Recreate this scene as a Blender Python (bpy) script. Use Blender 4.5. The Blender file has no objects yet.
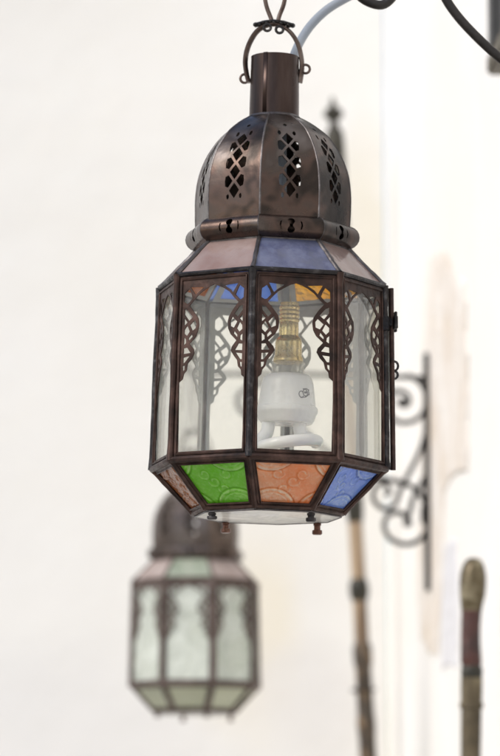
import bpy, bmesh, math, random
from mathutils import Vector, Matrix, noise
random.seed(7)
C = bpy.data.collections.new('scene'); bpy.context.scene.collection.children.link(C)
SC = bpy.context.scene
R_ = math.radians
# ------------------------------------------------------------------ camera
F = 3500.0; PITCH = R_(7.92); CAMZ = 1.6
cam = bpy.data.cameras.new('camera'); cam.sensor_width = 36; cam.lens = F/756*36
cam.clip_end = 500; cam.clip_start = 0.05
cam.dof.use_dof = True; cam.dof.focus_distance = 2.745; cam.dof.aperture_fstop = 9.2; cam.dof.aperture_blades = 0
co = bpy.data.objects.new('camera', cam); C.objects.link(co)
co.location = (0, 0, CAMZ); co.rotation_euler = (R_(90)+PITCH, 0, 0); SC.camera = co
FW = Vector((0, math.cos(PITCH), math.sin(PITCH))); UP = Vector((0, -math.sin(PITCH), math.cos(PITCH)))
def ray(x, y): return Vector((1, 0, 0))*((x-250)/F) + UP*((378-y)/F) + FW
def at(x, y, Y):
    d = ray(x, y); return Vector((0, 0, CAMZ)) + d*(Y/d.y)
YL = 2.8; K = 0.000809
ZB = at(275, 513.5, YL).z
def zp(y): return (at(275, y, YL).z-ZB)/K

# ------------------------------------------------------------------ materials
def newmat(name):
    m = bpy.data.materials.new(name); m.use_nodes = True
    nt = m.node_tree; nt.nodes.clear()
    out = nt.nodes.new('ShaderNodeOutputMaterial')
    return m, nt, out
def nd(nt, t, **kw):
    n = nt.nodes.new(t)
    for k, v in kw.items():
        if k[0] == 'i' and k[1:].isdigit(): n.inputs[int(k[1:])].default_value = v
        elif k in n.inputs and not hasattr(n, k): n.inputs[k].default_value = v
        else: setattr(n, k, v)
    return n
def ramp(nt, fac, stops):
    r = nt.nodes.new('ShaderNodeValToRGB')
    while len(r.color_ramp.elements) < len(stops): r.color_ramp.elements.new(0.5)
    for e, (p, c) in zip(r.color_ramp.elements, stops):
        e.position = p; e.color = (*c, 1)
    nt.links.new(fac, r.inputs[0]); return r.outputs[0]
def coords(nt, scale=(1, 1, 1)):
    t = nt.nodes.new('ShaderNodeTexCoord'); mp = nt.nodes.new('ShaderNodeMapping')
    mp.inputs['Scale'].default_value = scale
    nt.links.new(t.outputs['Object'], mp.inputs[0]); return mp.outputs[0]
def noi(nt, vec, sc, det=4, rough=.55, dist=0):
    n = nt.nodes.new('ShaderNodeTexNoise'); n.inputs['Scale'].default_value = sc
    n.inputs['Detail'].default_value = det; n.inputs['Roughness'].default_value = rough
    n.inputs['Distortion'].default_value = dist
    nt.links.new(vec, n.inputs['Vector']); return n.outputs['Fac']
def bump(nt, h, strength, dist):
    b = nt.nodes.new('ShaderNodeBump'); b.inputs['Strength'].default_value = strength
    b.inputs['Distance'].default_value = dist; nt.links.new(h, b.inputs['Height']); return b.outputs[0]
def surf(name, stops, scale=8, rough=(.5, .7), metal=0, bmp=(.3, .001, 60), vscale=(1, 1, 1), spec=.5, det=5, seed=None):
    m, nt, out = newmat(name); L = nt.links
    v = coords(nt, vscale)
    p = nt.nodes.new('ShaderNodeBsdfPrincipled')
    f = noi(nt, v, scale, det, .6, .3)
    L.new(ramp(nt, f, stops), p.inputs['Base Color'])
    mr = nt.nodes.new('ShaderNodeMapRange'); mr.inputs[1].default_value = .3; mr.inputs[2].default_value = .7
    mr.inputs[3].default_value = rough[0]; mr.inputs[4].default_value = rough[1]
    L.new(noi(nt, v, scale*2.3, 3), mr.inputs[0]); L.new(mr.outputs[0], p.inputs['Roughness'])
    p.inputs['Metallic'].default_value = metal; p.inputs['Specular IOR Level'].default_value = spec
    if bmp: L.new(bump(nt, noi(nt, v, bmp[2], 4), bmp[0], bmp[1]), p.inputs['Normal'])
    L.new(p.outputs[0], out.inputs[0]); return m
M = {}
M['brown'] = surf('aged_brown_metal', [(.34, (.012, .010, .009)), (.44, (.034, .026, .022)), (.51, (.080, .053, .043)), (.58, (.066, .052, .045)), (.68, (.14, .12, .112))],
                  scale=17, det=3, rough=(.20, .36), metal=.85, bmp=(.25, .002, 45))
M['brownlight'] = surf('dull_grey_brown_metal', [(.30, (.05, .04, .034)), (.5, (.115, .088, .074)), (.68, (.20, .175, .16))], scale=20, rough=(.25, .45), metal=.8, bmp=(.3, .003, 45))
M['chimney'] = surf('streaked_brown_metal', [(.30, (.018, .012, .010)), (.48, (.050, .033, .028)), (.58, (.07, .05, .044)), (.70, (.13, .115, .110))],
                  scale=30, rough=(.24, .42), metal=.85, bmp=(.15, .001, 60), vscale=(1, 1, .15))
M['frame'] = surf('dark_brown_frame', [(.3, (.011, .006, .0045)), (.5, (.042, .021, .015)), (.72, (.092, .050, .039))],
                  scale=60, rough=(.38, .6), metal=.55, bmp=(.35, .0012, 220))
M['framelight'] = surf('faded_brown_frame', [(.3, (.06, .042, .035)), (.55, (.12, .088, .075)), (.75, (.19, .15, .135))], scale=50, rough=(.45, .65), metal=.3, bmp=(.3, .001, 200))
M['solder'] = surf('dark_solder', [(.3, (.010, .009, .010)), (.55, (.032, .028, .028)), (.78, (.14, .135, .135))],
                  scale=90, rough=(.3, .55), metal=.7, bmp=(.5, .0015, 260))
M['seam'] = surf('grey_seam', [(.3, (.05, .045, .045)), (.55, (.11, .10, .10)), (.75, (.22, .21, .21))],
                  scale=70, rough=(.3, .5), metal=.8, bmp=(.4, .001, 240))
M['tin'] = surf('bare_tin_lining', [(.3, (.34, .35, .37)), (.55, (.48, .50, .52)), (.75, (.56, .57, .58))],
                  scale=30, rough=(.35, .55), metal=.6, bmp=(.2, .001, 120))
M['iron'] = surf('black_wrought_iron', [(.3, (.008, .007, .0065)), (.6, (.022, .018, .016)), (.8, (.06, .046, .038))],
                  scale=40, rough=(.3, .5), metal=.3, bmp=(.5, .0015, 130))
M['ringmetal'] = surf('worn_ring_metal', [(.3, (.05, .032, .026)), (.55, (.12, .085, .07)), (.75, (.22, .19, .17))],
                  scale=60, rough=(.3, .5), metal=.75, bmp=(.3, .001, 160))
M['copper'] = surf('copper_foot', [(.3, (.05, .022, .015)), (.6, (.15, .075, .055)), (.8, (.30, .20, .16))], scale=80, rough=(.25, .4), metal=.8, bmp=(.3, .001, 200))
M['brass'] = surf('brass', [(.3, (.66, .47, .18)), (.6, (.84, .66, .33)), (.8, (.90, .78, .52))], scale=60, rough=(.2, .34), metal=.75, bmp=None)
M['plastic'] = surf('white_plastic', [(.3, (.80, .80, .82)), (.7, (.86, .86, .87))], scale=30, rough=(.25, .35), bmp=None)
M['tube'] = surf('lamp_tube_white', [(.3, (.86, .86, .89)), (.7, (.90, .90, .92))], scale=30, rough=(.15, .25), bmp=None)
M['mark'] = surf('grey_print', [(.3, (.16, .16, .18)), (.7, (.24, .24, .26))], scale=90, rough=(.4, .5), bmp=None)
M['cable'] = surf('grey_cable', [(.3, (.25, .28, .32)), (.7, (.32, .35, .39))], scale=20, rough=(.35, .5), bmp=(.1, .001, 60))
def wallmat(name, base, hi, stains_and_light=()):
    m, nt, out = newmat(name); L = nt.links; v = coords(nt)
    p = nt.nodes.new('ShaderNodeBsdfPrincipled'); p.inputs['Roughness'].default_value = .85
    p.inputs['Specular IOR Level'].default_value = .25
    f = noi(nt, v, 1.6, 6, .6, .5)
    col = ramp(nt, f, [(.35, base), (.65, hi)])
    for c, sc, amt, tone in stains_and_light:      # cream staining plus bounce tint and tonal falloff painted in, each with ragged outline
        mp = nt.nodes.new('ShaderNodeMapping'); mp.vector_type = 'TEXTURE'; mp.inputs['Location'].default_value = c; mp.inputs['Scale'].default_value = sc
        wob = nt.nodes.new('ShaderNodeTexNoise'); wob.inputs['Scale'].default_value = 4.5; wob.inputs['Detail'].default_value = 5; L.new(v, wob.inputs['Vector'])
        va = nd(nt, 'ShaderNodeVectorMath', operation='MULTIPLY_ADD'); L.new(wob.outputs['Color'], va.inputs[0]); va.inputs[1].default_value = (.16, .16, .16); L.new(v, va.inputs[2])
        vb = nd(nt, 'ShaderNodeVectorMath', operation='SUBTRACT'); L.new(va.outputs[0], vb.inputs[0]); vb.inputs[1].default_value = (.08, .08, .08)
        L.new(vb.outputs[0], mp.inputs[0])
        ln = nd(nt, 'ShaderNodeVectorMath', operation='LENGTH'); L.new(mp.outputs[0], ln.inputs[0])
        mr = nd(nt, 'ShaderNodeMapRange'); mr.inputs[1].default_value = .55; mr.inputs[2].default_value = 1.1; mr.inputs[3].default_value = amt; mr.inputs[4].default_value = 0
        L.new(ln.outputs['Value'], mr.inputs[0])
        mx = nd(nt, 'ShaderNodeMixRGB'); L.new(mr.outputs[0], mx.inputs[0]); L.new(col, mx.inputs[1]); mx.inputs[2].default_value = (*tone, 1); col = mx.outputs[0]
    L.new(col, p.inputs['Base Color'])
    a = noi(nt, v, 5, 5); b = noi(nt, v, 70, 4)
    ad = nd(nt, 'ShaderNodeMath', operation='MULTIPLY_ADD'); L.new(b, ad.inputs[0]); ad.inputs[1].default_value = .12; L.new(a, ad.inputs[2])
    L.new(bump(nt, ad.outputs[0], .5, .012), p.inputs['Normal']); L.new(p.outputs[0], out.inputs[0]); return m
M['wall'] = wallmat('white_plaster', (.80, .78, .735), (.815, .81, .795))
M['wallback'] = wallmat('stained_light_toned_plaster', (.80, .785, .745), (.815, .81, .79),
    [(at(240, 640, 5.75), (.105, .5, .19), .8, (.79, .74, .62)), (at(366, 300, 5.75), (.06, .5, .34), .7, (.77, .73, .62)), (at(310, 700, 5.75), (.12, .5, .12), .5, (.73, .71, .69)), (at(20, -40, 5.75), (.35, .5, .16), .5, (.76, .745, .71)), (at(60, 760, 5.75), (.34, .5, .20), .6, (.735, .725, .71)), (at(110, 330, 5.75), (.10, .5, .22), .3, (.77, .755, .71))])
M['patch'] = surf('old_beige_plaster', [(.25, (.60, .49, .34)), (.40, (.69, .62, .545)), (.55, (.745, .70, .645)), (.72, (.80, .775, .735))], scale=11, rough=(.7, .9), bmp=(.8, .008, 40))
M['patchgrey'] = surf('greyish_plaster', [(.3, (.62, .615, .635)), (.7, (.73, .725, .74))], scale=9, rough=(.7, .9), bmp=(.8, .008, 40))
M['ground'] = surf('pale_paving', [(.3, (.30, .27, .235)), (.7, (.40, .37, .33))], scale=1.5, rough=(.7, .9), bmp=(.5, .01, 6))
M['wood'] = surf('tan_wood', [(.32, (.045, .030, .018)), (.48, (.22, .145, .085)), (.66, (.42, .31, .20))], scale=22, rough=(.4, .6), vscale=(1, 1, .12), bmp=(.3, .002, 30))
M['darkband'] = surf('dark_olive_band', [(.3, (.016, .016, .012)), (.6, (.045, .04, .028)), (.8, (.12, .09, .05))], scale=45, rough=(.35, .55), metal=.3, bmp=(.6, .003, 60))
M['carved'] = surf('dark_carved_wood', [(.3, (.022, .016, .011)), (.52, (.06, .042, .026)), (.72, (.22, .14, .07))], scale=70, rough=(.4, .6), vscale=(1, 1, .6), bmp=(.7, .004, 80))
M['gilt'] = surf('olive_gilt', [(.3, (.045, .032, .016)), (.52, (.11, .085, .045)), (.72, (.32, .28, .19))], scale=40, rough=(.3, .5), metal=.5, bmp=(.5, .003, 60))
M['redgrip'] = surf('dark_red_leather', [(.3, (.025, .011, .009)), (.55, (.065, .020, .014)), (.75, (.12, .06, .045))], scale=40, rough=(.35, .55), bmp=(.5, .003, 90))
M['scabbard'] = surf('olive_brown_sheath', [(.3, (.04, .03, .016)), (.55, (.11, .085, .048)), (.75, (.24, .20, .12))], scale=30, rough=(.35, .55), metal=.3, bmp=(.6, .003, 50))
M['slate'] = surf('dark_grey_panel', [(.3, (.05, .05, .05)), (.55, (.085, .085, .083)), (.72, (.12, .10, .09))], scale=9, rough=(.5, .7), bmp=(.4, .002, 60))
M['gold'] = surf('dull_gold_edge', [(.3, (.05, .04, .02)), (.7, (.10, .08, .045))], scale=30, rough=(.4, .6), metal=.4)

def clear_glass(name, dust=.13, tint=(.95, .965, .95), dustcol=(.75, .77, .77)):
    m, nt, out = newmat(name); L = nt.links; v = coords(nt)
    tr = nd(nt, 'ShaderNodeBsdfTransparent'); tr.inputs[0].default_value = (*tint, 1)
    gl = nd(nt, 'ShaderNodeBsdfGlossy'); gl.inputs['Roughness'].default_value = .03
    df = nd(nt, 'ShaderNodeBsdfDiffuse'); df.inputs[0].default_value = (*dustcol, 1)
    tl = nd(nt, 'ShaderNodeBsdfTranslucent'); tl.inputs[0].default_value = (*dustcol, 1)
    L.new(bump(nt, noi(nt, v, 14, 2), .25, .002), gl.inputs['Normal'])
    dm = nd(nt, 'ShaderNodeMixShader'); dm.inputs[0].default_value = .45; L.new(df.outputs[0], dm.inputs[1]); L.new(tl.outputs[0], dm.inputs[2])
    mr = nd(nt, 'ShaderNodeMapRange'); mr.inputs[1].default_value = .3; mr.inputs[2].default_value = .75
    mr.inputs[3].default_value = dust*.45; mr.inputs[4].default_value = dust*1.7
    L.new(noi(nt, v, 18, 6, .65, 1.2), mr.inputs[0])
    m1 = nd(nt, 'ShaderNodeMixShader'); L.new(mr.outputs[0], m1.inputs[0]); L.new(tr.outputs[0], m1.inputs[1]); L.new(dm.outputs[0], m1.inputs[2])
    fr = nd(nt, 'ShaderNodeLayerWeight'); fr.inputs[0].default_value = .25
    ml = nd(nt, 'ShaderNodeMath', operation='MULTIPLY'); L.new(fr.outputs['Fresnel'], ml.inputs[0]); ml.inputs[1].default_value = .4
    m2 = nd(nt, 'ShaderNodeMixShader'); L.new(ml.outputs[0], m2.inputs[0]); L.new(m1.outputs[0], m2.inputs[1]); L.new(gl.outputs[0], m2.inputs[2])
    L.new(m2.outputs[0], out.inputs[0]); return m
M['glass'] = clear_glass('dusty_clear_glass', .07, (.985, .985, .965), (.93, .93, .90))
M['plate'] = clear_glass('frosted_base_plate', .6, (.95, .95, .92), (.93, .92, .88))
M['frost'] = clear_glass('frosted_greenish_glass', .62, (.94, .96, .92), (.90, .93, .88))
M['socketglass'] = clear_glass('clear_collar_plastic', .30, (.9, .9, .88), (.8, .8, .78))
def colour_glass(name, deep, pale, dust=0, dustcol=(.5, .42, .4), clear=.35, rough=.12, diffuse=.4, refract=False, amp=.6):
    m, nt, out = newmat(name); L = nt.links; v = coords(nt)
    at_ = nd(nt, 'ShaderNodeAttribute', attribute_name='relief')
    nz = noi(nt, v, 45, 5, .6)
    ad = nd(nt, 'ShaderNodeMath', operation='MULTIPLY_ADD'); L.new(nz, ad.inputs[0]); ad.inputs[1].default_value = amp; L.new(at_.outputs['Fac'], ad.inputs[2])
    sb_ = nd(nt, 'ShaderNodeMath', operation='SUBTRACT'); L.new(ad.outputs[0], sb_.inputs[0]); sb_.inputs[1].default_value = (amp-.6)*.5; ad = sb_
    col = ramp(nt, ad.outputs[0], [(.25, tuple(c*.66 for c in deep)), (.50, deep), (1.05, pale)])
    tr = nd(nt, 'ShaderNodeBsdfRefraction' if refract else 'ShaderNodeBsdfTransparent'); L.new(col, tr.inputs[0])
    if refract: tr.inputs['Roughness'].default_value = .12; tr.inputs['IOR'].default_value = 1.4
    tl = nd(nt, 'ShaderNodeBsdfTranslucent'); L.new(col, tl.inputs[0])
    df = nd(nt, 'ShaderNodeBsdfDiffuse'); L.new(col, df.inputs[0])
    gl = nd(nt, 'ShaderNodeBsdfGlossy'); gl.inputs['Roughness'].default_value = rough
    nb = bump(nt, noi(nt, v, 160, 3), .35, .0012)
    for s in (tl, df, gl): L.new(nb, s.inputs['Normal'])
    a = nd(nt, 'ShaderNodeMixShader'); a.inputs[0].default_value = diffuse; L.new(tl.outputs[0], a.inputs[1]); L.new(df.outputs[0], a.inputs[2])
    b = nd(nt, 'ShaderNodeMixShader'); b.inputs[0].default_value = clear; L.new(a.outputs[0], b.inputs[1]); L.new(tr.outputs[0], b.inputs[2])
    last = b
    if dust:
        dd = nd(nt, 'ShaderNodeBsdfDiffuse'); dd.inputs[0].default_value = (*dustcol, 1)
        mr = nd(nt, 'ShaderNodeMapRange'); mr.inputs[1].default_value = .3; mr.inputs[2].default_value = .7
        mr.inputs[3].default_value = dust*.5; mr.inputs[4].default_value = min(1, dust*1.5); L.new(noi(nt, v, 30, 5, .65), mr.inputs[0])
        last = nd(nt, 'ShaderNodeMixShader'); L.new(mr.outputs[0], last.inputs[0]); L.new(b.outputs[0], last.inputs[1]); L.new(dd.outputs[0], last.inputs[2])
    fr = nd(nt, 'ShaderNodeFresnel'); fr.inputs[0].default_value = 1.45; L.new(nb, fr.inputs['Normal'])
    e = nd(nt, 'ShaderNodeMixShader'); L.new(fr.outputs[0], e.inputs[0]); L.new(last.outputs[0], e.inputs[1]); L.new(gl.outputs[0], e.inputs[2])
    L.new(e.outputs[0], out.inputs[0]); return m
M['g_green'] = colour_glass('green_embossed_glass', (.29, .76, .05), (.70, 1, .42), refract=True)
M['g_orange'] = colour_glass('orange_embossed_glass', (1, .44, .18), (1, .88, .72), refract=True)
M['g_blue'] = colour_glass('blue_embossed_glass', (.26, .42, .94), (.70, .83, 1), clear=.4, refract=True)
M['g_amber'] = colour_glass('amber_glass', (.62, .26, .10), (.75, .42, .25))
M['g_yellow'] = colour_glass('yellow_glass', (1, .64, .05), (1, .80, .18), clear=.75)
M['s_pink'] = colour_glass('dusty_rose_glass', (.40, .17, .11), (.62, .36, .28), dust=.5, dustcol=(.36, .30, .285), clear=.25)
M['s_pinkpale'] = colour_glass('pale_rose_glass', (.46, .30, .25), (.62, .46, .40), dust=.55, dustcol=(.48, .41, .38), clear=.2)
M['s_blue'] = colour_glass('deep_blue_textured_glass', (.020, .035, .22), (.22, .27, .52), amp=2.6, dust=.30, dustcol=(.26, .28, .37), clear=.3)
M['s_blueback'] = colour_glass('bright_blue_glass', (.24, .44, .92), (.5, .70, 1), clear=.5)
M['s_orange'] = colour_glass('bright_orange_glass', (.95, .40, .12), (1, .6, .3), clear=.5)
M['s_green'] = colour_glass('pale_green_glass', (.20, .34, .18), (.40, .52, .36), dust=.55, dustcol=(.47, .49, .41), clear=.2)
M['b_green'] = colour_glass('pale_olive_glass', (.64, .67, .50), (.82, .85, .68), dust=.3, dustcol=(.66, .68, .54), clear=.08)

# ------------------------------------------------------------------ mesh helpers
def link(name, me, mats, parent=None, smooth=True):
    if not isinstance(mats, (list, tuple)): mats = [mats]
    for m in mats: me.materials.append(M[m] if isinstance(m, str) else m)
    o = bpy.data.objects.new(name, me); C.objects.link(o)
    if parent: o.parent = parent
    if smooth:
        for p in me.polygons: p.use_smooth = True
        try: me.set_sharp_from_angle(angle=R_(38))
        except Exception: pass
    return o
def thing(name, label, cat, group=None):
    o = bpy.data.objects.new(name, None); o.empty_display_size = .05; C.objects.link(o); return tag(o, label, cat, group)
def tag(o, label, cat, group=None):
    o['label'] = label; o['category'] = cat
    if group: o['group'] = group
    return o
def bm_link(name, bm, mats, parent=None, smooth=True):
    bmesh.ops.recalc_face_normals(bm, faces=bm.faces[:])
    me = bpy.data.meshes.new(name); bm.to_mesh(me); bm.free()
    return link(name, me, mats, parent, smooth)
def catmull(pts, n=8, closed=False):
    P = [Vector(p) for p in pts]; out = []; N = len(P)
    for i in range(N if closed else N-1):
        if closed: a, b, c, d = P[(i-1) % N], P[i], P[(i+1) % N], P[(i+2) % N]
        else: a, b, c, d = P[max(i-1, 0)], P[i], P[i+1], P[min(i+2, N-1)]
        for k in range(n):
            t = k/n
            out.append(.5*((2*b)+(c-a)*t+(2*a-5*b+4*c-d)*t*t+(3*b-a-3*c+d)*t**3))
    if not closed: out.append(P[-1])
    return out
def tube(bm, pts, r, n=10, closed=False, flat=None, up=None):
    """sweep a circle (or an ellipse: flat = (half width along up, half thickness)) along pts; r number or list"""
    P = [Vector(p) for p in pts]; N = len(P); rings = []; nrm = None
    for i in range(N):
        if closed: t = (P[(i+1) % N]-P[i-1]).normalized()
        else: t = (P[min(i+1, N-1)]-P[max(i-1, 0)]).normalized()
        if up is not None: a = (Vector(up)-t*t.dot(Vector(up))).normalized()
        elif nrm is None:
            a = t.orthogonal().normalized()
        else: a = (nrm-t*t.dot(nrm)).normalized()
        nrm = a; b = t.cross(a)
        rr = r[i] if isinstance(r, (list, tuple)) else r
        wa, wb = (flat if flat else (1, 1))
        rings.append([bm.verts.new(P[i]+a*math.cos(2*math.pi*k/n)*rr*wa+b*math.sin(2*math.pi*k/n)*rr*wb) for k in range(n)])
    for i in range(N if closed else N-1):
        A, B = rings[i], rings[(i+1) % N]
        off = 0
        if closed and i == N-1 and up is None:   # best twist
            off = min(range(n), key=lambda s: (B[s].co-A[0].co).length)
        for k in range(n):
            bm.faces.new((A[k], A[(k+1) % n], B[(k+1+off) % n], B[(k+off) % n]))
    if not closed:
        bm.faces.new(rings[0]); bm.faces.new(rings[-1])
def lathe(bm, prof, n=48, cx=0, cy=0, cap=True):
    rings = []
    for r, z in prof:
        rings.append([bm.verts.new((cx+r*math.cos(2*math.pi*k/n), cy+r*math.sin(2*math.pi*k/n), z)) for k in range(n)])
    for A, B in zip(rings, rings[1:]):
        for k in range(n): bm.faces.new((A[k], A[(k+1) % n], B[(k+1) % n], B[k]))
    if cap: bm.faces.new(rings[0]); bm.faces.new(rings[-1])
def box(bm, c, s, rot=None):
    r = bmesh.ops.create_cube(bm, size=1)
    for v in r['verts']:
        v.co = Vector((v.co.x*s[0], v.co.y*s[1], v.co.z*s[2]))
        if rot: v.co = rot @ v.co
        v.co += Vector(c)
    return r['verts']
def ball(bm, c, r, sub=2):
    g = bmesh.ops.create_icosphere(bm, subdivisions=sub, radius=1)
    for v in g['verts']: v.co = Vector(c)+Vector((v.co.x*r[0], v.co.y*r[1], v.co.z*r[2])) if isinstance(r, (tuple, list)) else Vector(c)+v.co*r
def sheet(loops, thick=0):
    """flat plate bounded by loops[0] with holes loops[1:], as a bmesh in xy"""
    cu = bpy.data.curves.new('tmp', 'CURVE'); cu.dimensions = '2D'; cu.fill_mode = 'BOTH' if thick else 'BOTH'
    cu.extrude = thick/2
    for lp in loops:
        s = cu.splines.new('POLY'); s.points.add(len(lp)-1); s.use_cyclic_u = True
        for p, q in zip(s.points, lp): p.co = (q[0], q[1], 0, 1)
    o = bpy.data.objects.new('tmp', cu); C.objects.link(o)
    bpy.context.view_layer.update()
    me = bpy.data.meshes.new_from_object(o.evaluated_get(bpy.context.evaluated_depsgraph_get()))
    bm = bmesh.new(); bm.from_mesh(me)
    bmesh.ops.remove_doubles(bm, verts=bm.verts[:], dist=1e-4)
    bpy.data.objects.remove(o); bpy.data.curves.remove(cu); bpy.data.meshes.remove(me)
    return bm
def cuts(bm, vals, axis=1):
    no = [0, 0, 0]; no[axis] = 1
    for v in vals:
        co_ = [0, 0, 0]; co_[axis] = v
        bmesh.ops.bisect_plane(bm, geom=bm.verts[:]+bm.edges[:]+bm.faces[:], plane_co=co_, plane_no=no, dist=1e-5)
def dr(a):
    a = R_(a); return Vector((math.sin(a), -math.cos(a), 0))
def circ(cx, cy, rx, ry=None, n=14):
    ry = ry or rx
    return [(cx+rx*math.cos(2*math.pi*k/n), cy+ry*math.sin(2*math.pi*k/n)) for k in range(n)]
C22 = math.cos(R_(22.5)); S22 = math.sin(R_(22.5))
ZUP = Vector((0, 0, 1))
class Face:                          # one flat facet between octagons (R1,z1) above and (R2,z2) below
    def __init__(s, k, R1, z1, R2, z2):
        s.c = 22.5+45*k; s.n = dr(s.c); s.t = dr(s.c+90)
        s.p0 = s.n*R1*C22+ZUP*z1; d = s.n*(R2-R1)*C22+ZUP*(z2-z1)
        s.L = d.length; s.w = d.normalized(); s.N = s.w.cross(s.t)
        s.h1 = R1*S22; s.h2 = R2*S22
    def __call__(s, u, v, h): return (s.p0+s.t*u+s.w*v+s.N*h)*K
    def half(s, v): return s.h1+(s.h2-s.h1)*v/s.L
def map_bm(bm, fn):
    for v in bm.verts: v.co = fn(v.co.x, v.co.y, v.co.z)
def line_inner(bm, mi=1):            # the inner side of a flat sheet gets the lining material (before it is mapped)
    for f in bm.faces:
        if all(v.co.z < -1e-4 for v in f.verts): f.material_index = mi
def mapped(name, bm, pos, nor, mats, parent):
    """bend a flat thick sheet: pos(u, s, h) places it, nor(u, s) is its exact outward normal"""
    flat = {}
    bm.verts.ensure_lookup_table(); bm.faces.ensure_lookup_table()
    src = [v.co.copy() for v in bm.verts]
    for v in bm.verts: v.co = pos(*v.co)
    bm.normal_update()
    fl = []
    for f in bm.faces:
        hs = [src[v.index].z for v in f.verts]; sd = 1 if min(hs) > 1e-5 else (-1 if max(hs) < -1e-5 else 0)
        fl.append(sd)
        if sd:
            c = sum((nor(src[v.index].x, src[v.index].y) for v in f.verts), Vector())*sd
            if f.normal.dot(c) < 0: f.normal_flip()
    me = bpy.data.meshes.new(name); bm.to_mesh(me); bm.free()
    for p in me.polygons: p.use_smooth = True
    nl = []
    for p in me.polygons:
        for vi in p.vertices:
            nl.append((nor(src[vi].x, src[vi].y)*fl[p.index]) if fl[p.index] else p.normal.copy())
    o = link(name, me, mats, parent, smooth=False)
    me.normals_split_custom_set(nl)
    return o

# ------------------------------------------------------------------ lantern
OPEN = [(0, 12), (6, 14), (12, 17), (18, 21), (23, 26), (28.4, 31.5), (22.4, 38.5), (17.8, 44.6), (16.8, 51), (17.4, 57), (20.4, 63), (27.2, 69.5),
        (22.0, 75), (21.2, 79), (24.6, 84.5), (28.4, 88.5), (29.8, 95), (33, 98.5), (34, 103.5), (38, 107)]
HOLES = [[(10.6, 13.6), (27.6, 12.6), (24.2, 18.4), (22, 22.0), (18.4, 18.4)],
         [(29.4, 14.4), (34.6, 18.6), (34.6, 27.6), (31.2, 29.6), (29, 28.4), (24.8, 23.8), (26.4, 19)],
         [(33.8, 34.2), (33.8, 39.6), (28.0, 46.6), (23.8, 42.8), (29.6, 35.8)],
         [(33.9, 43.0), (33.9, 51.4), (30.2, 47.8)],
         [(21.6, 45.4), (27.8, 50.8), (24.2, 56.6), (20.0, 54.6), (19.6, 49.6)],
         [(30.0, 50.8), (33.9, 54.6), (33.9, 58.4), (30.4, 61.6), (26.6, 57.2)],
         [(24.6, 59.4), (28.4, 63.8), (28.2, 66.6), (23.2, 62.0)],
         [(33.9, 62.0), (33.9, 70.4), (30.6, 68.2), (30.8, 64.6)],
         [(34.1, 73.2), (34.1, 79.4), (25.2, 78.4), (29.4, 72.4)], [(34.1, 82), (34.1, 88.6), (31.6, 88.0), (26.2, 81.2)], [(34.3, 91), (34.3, 96.6), (31.8, 94.4), (31.2, 90.4)],
         ]
def shrink(pts, d=.16):          # draw the sides of a cut-out in by d, so that the bars between stay stout
    cx = sum(u for u, v in pts)/len(pts); cy = sum(v for u, v in pts)/len(pts); m = min(math.hypot(u-cx, v-cy) for u, v in pts)
    f = max(.72, 1-d/m); return [(cx+(u-cx)*f, cy+(v-cy)*f) for u, v in pts]
HOLES = [shrink(h) for h in HOLES]
def jit(pts, a=.38): return [(u+random.uniform(-a, a), v+random.uniform(-a, a)) for u, v in pts]
def relief(u, v, w, h):
    """embossed rosettes: arcs round the corners and the middle, with small buds"""
    e = g = 0  # e: relief height; g: shading painted dark beside the ridges
    r0 = .26*w
    for cx, cy in ((-.5*w, .02*h), (.26*w, -.10*h), (-.40*w, 1.06*h), (.18*w, 1.04*h)):
        d = math.hypot(u-cx, (v-cy)*1.05)
        for rr_, a_, sg in ((r0, 1.35, 1.0), (r0*.80, .5, .7)):
            e += a_*math.exp(-((d-rr_)/sg)**2); g += .9*a_*math.exp(-((d-rr_-1.9*sg)/(.8*sg))**2)
        for j in range(6):           # a small flower in the middle of each circle
            a = j*1.0472+cx
            e += .7*math.exp(-(((u-cx-math.cos(a)*r0*.36)**2+(v-cy-math.sin(a)*r0*.36)**2)/3.0))
        e += .8*math.exp(-(d/1.8)**2)+(.22 if d < r0 else 0)
    for k in range(4):               # curling sprigs in the field between the circles
        cx, cy = (-.12+.09*k)*w, (.34+.15*(k % 3))*h
        d = math.hypot(u-cx, v-cy); th = math.atan2(v-cy, u-cx)
        q = d-(2.2+.9*(th+math.pi)/1.3)
        if d < 7.5: e += .7*math.exp(-(q/.8)**2); g += .5*math.exp(-((q-1.6)/.7)**2)
    e = 1.5*(1-math.exp(-e/1.2))
    return max(0, e*(.82+.5*noise.noise(Vector((u*.11, v*.11, w+3))))+.34*noise.noise(Vector((u*.28, v*.28, w)))+.26*noise.noise(Vector((u*.7, v*.7, w)))), g*.85
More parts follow.
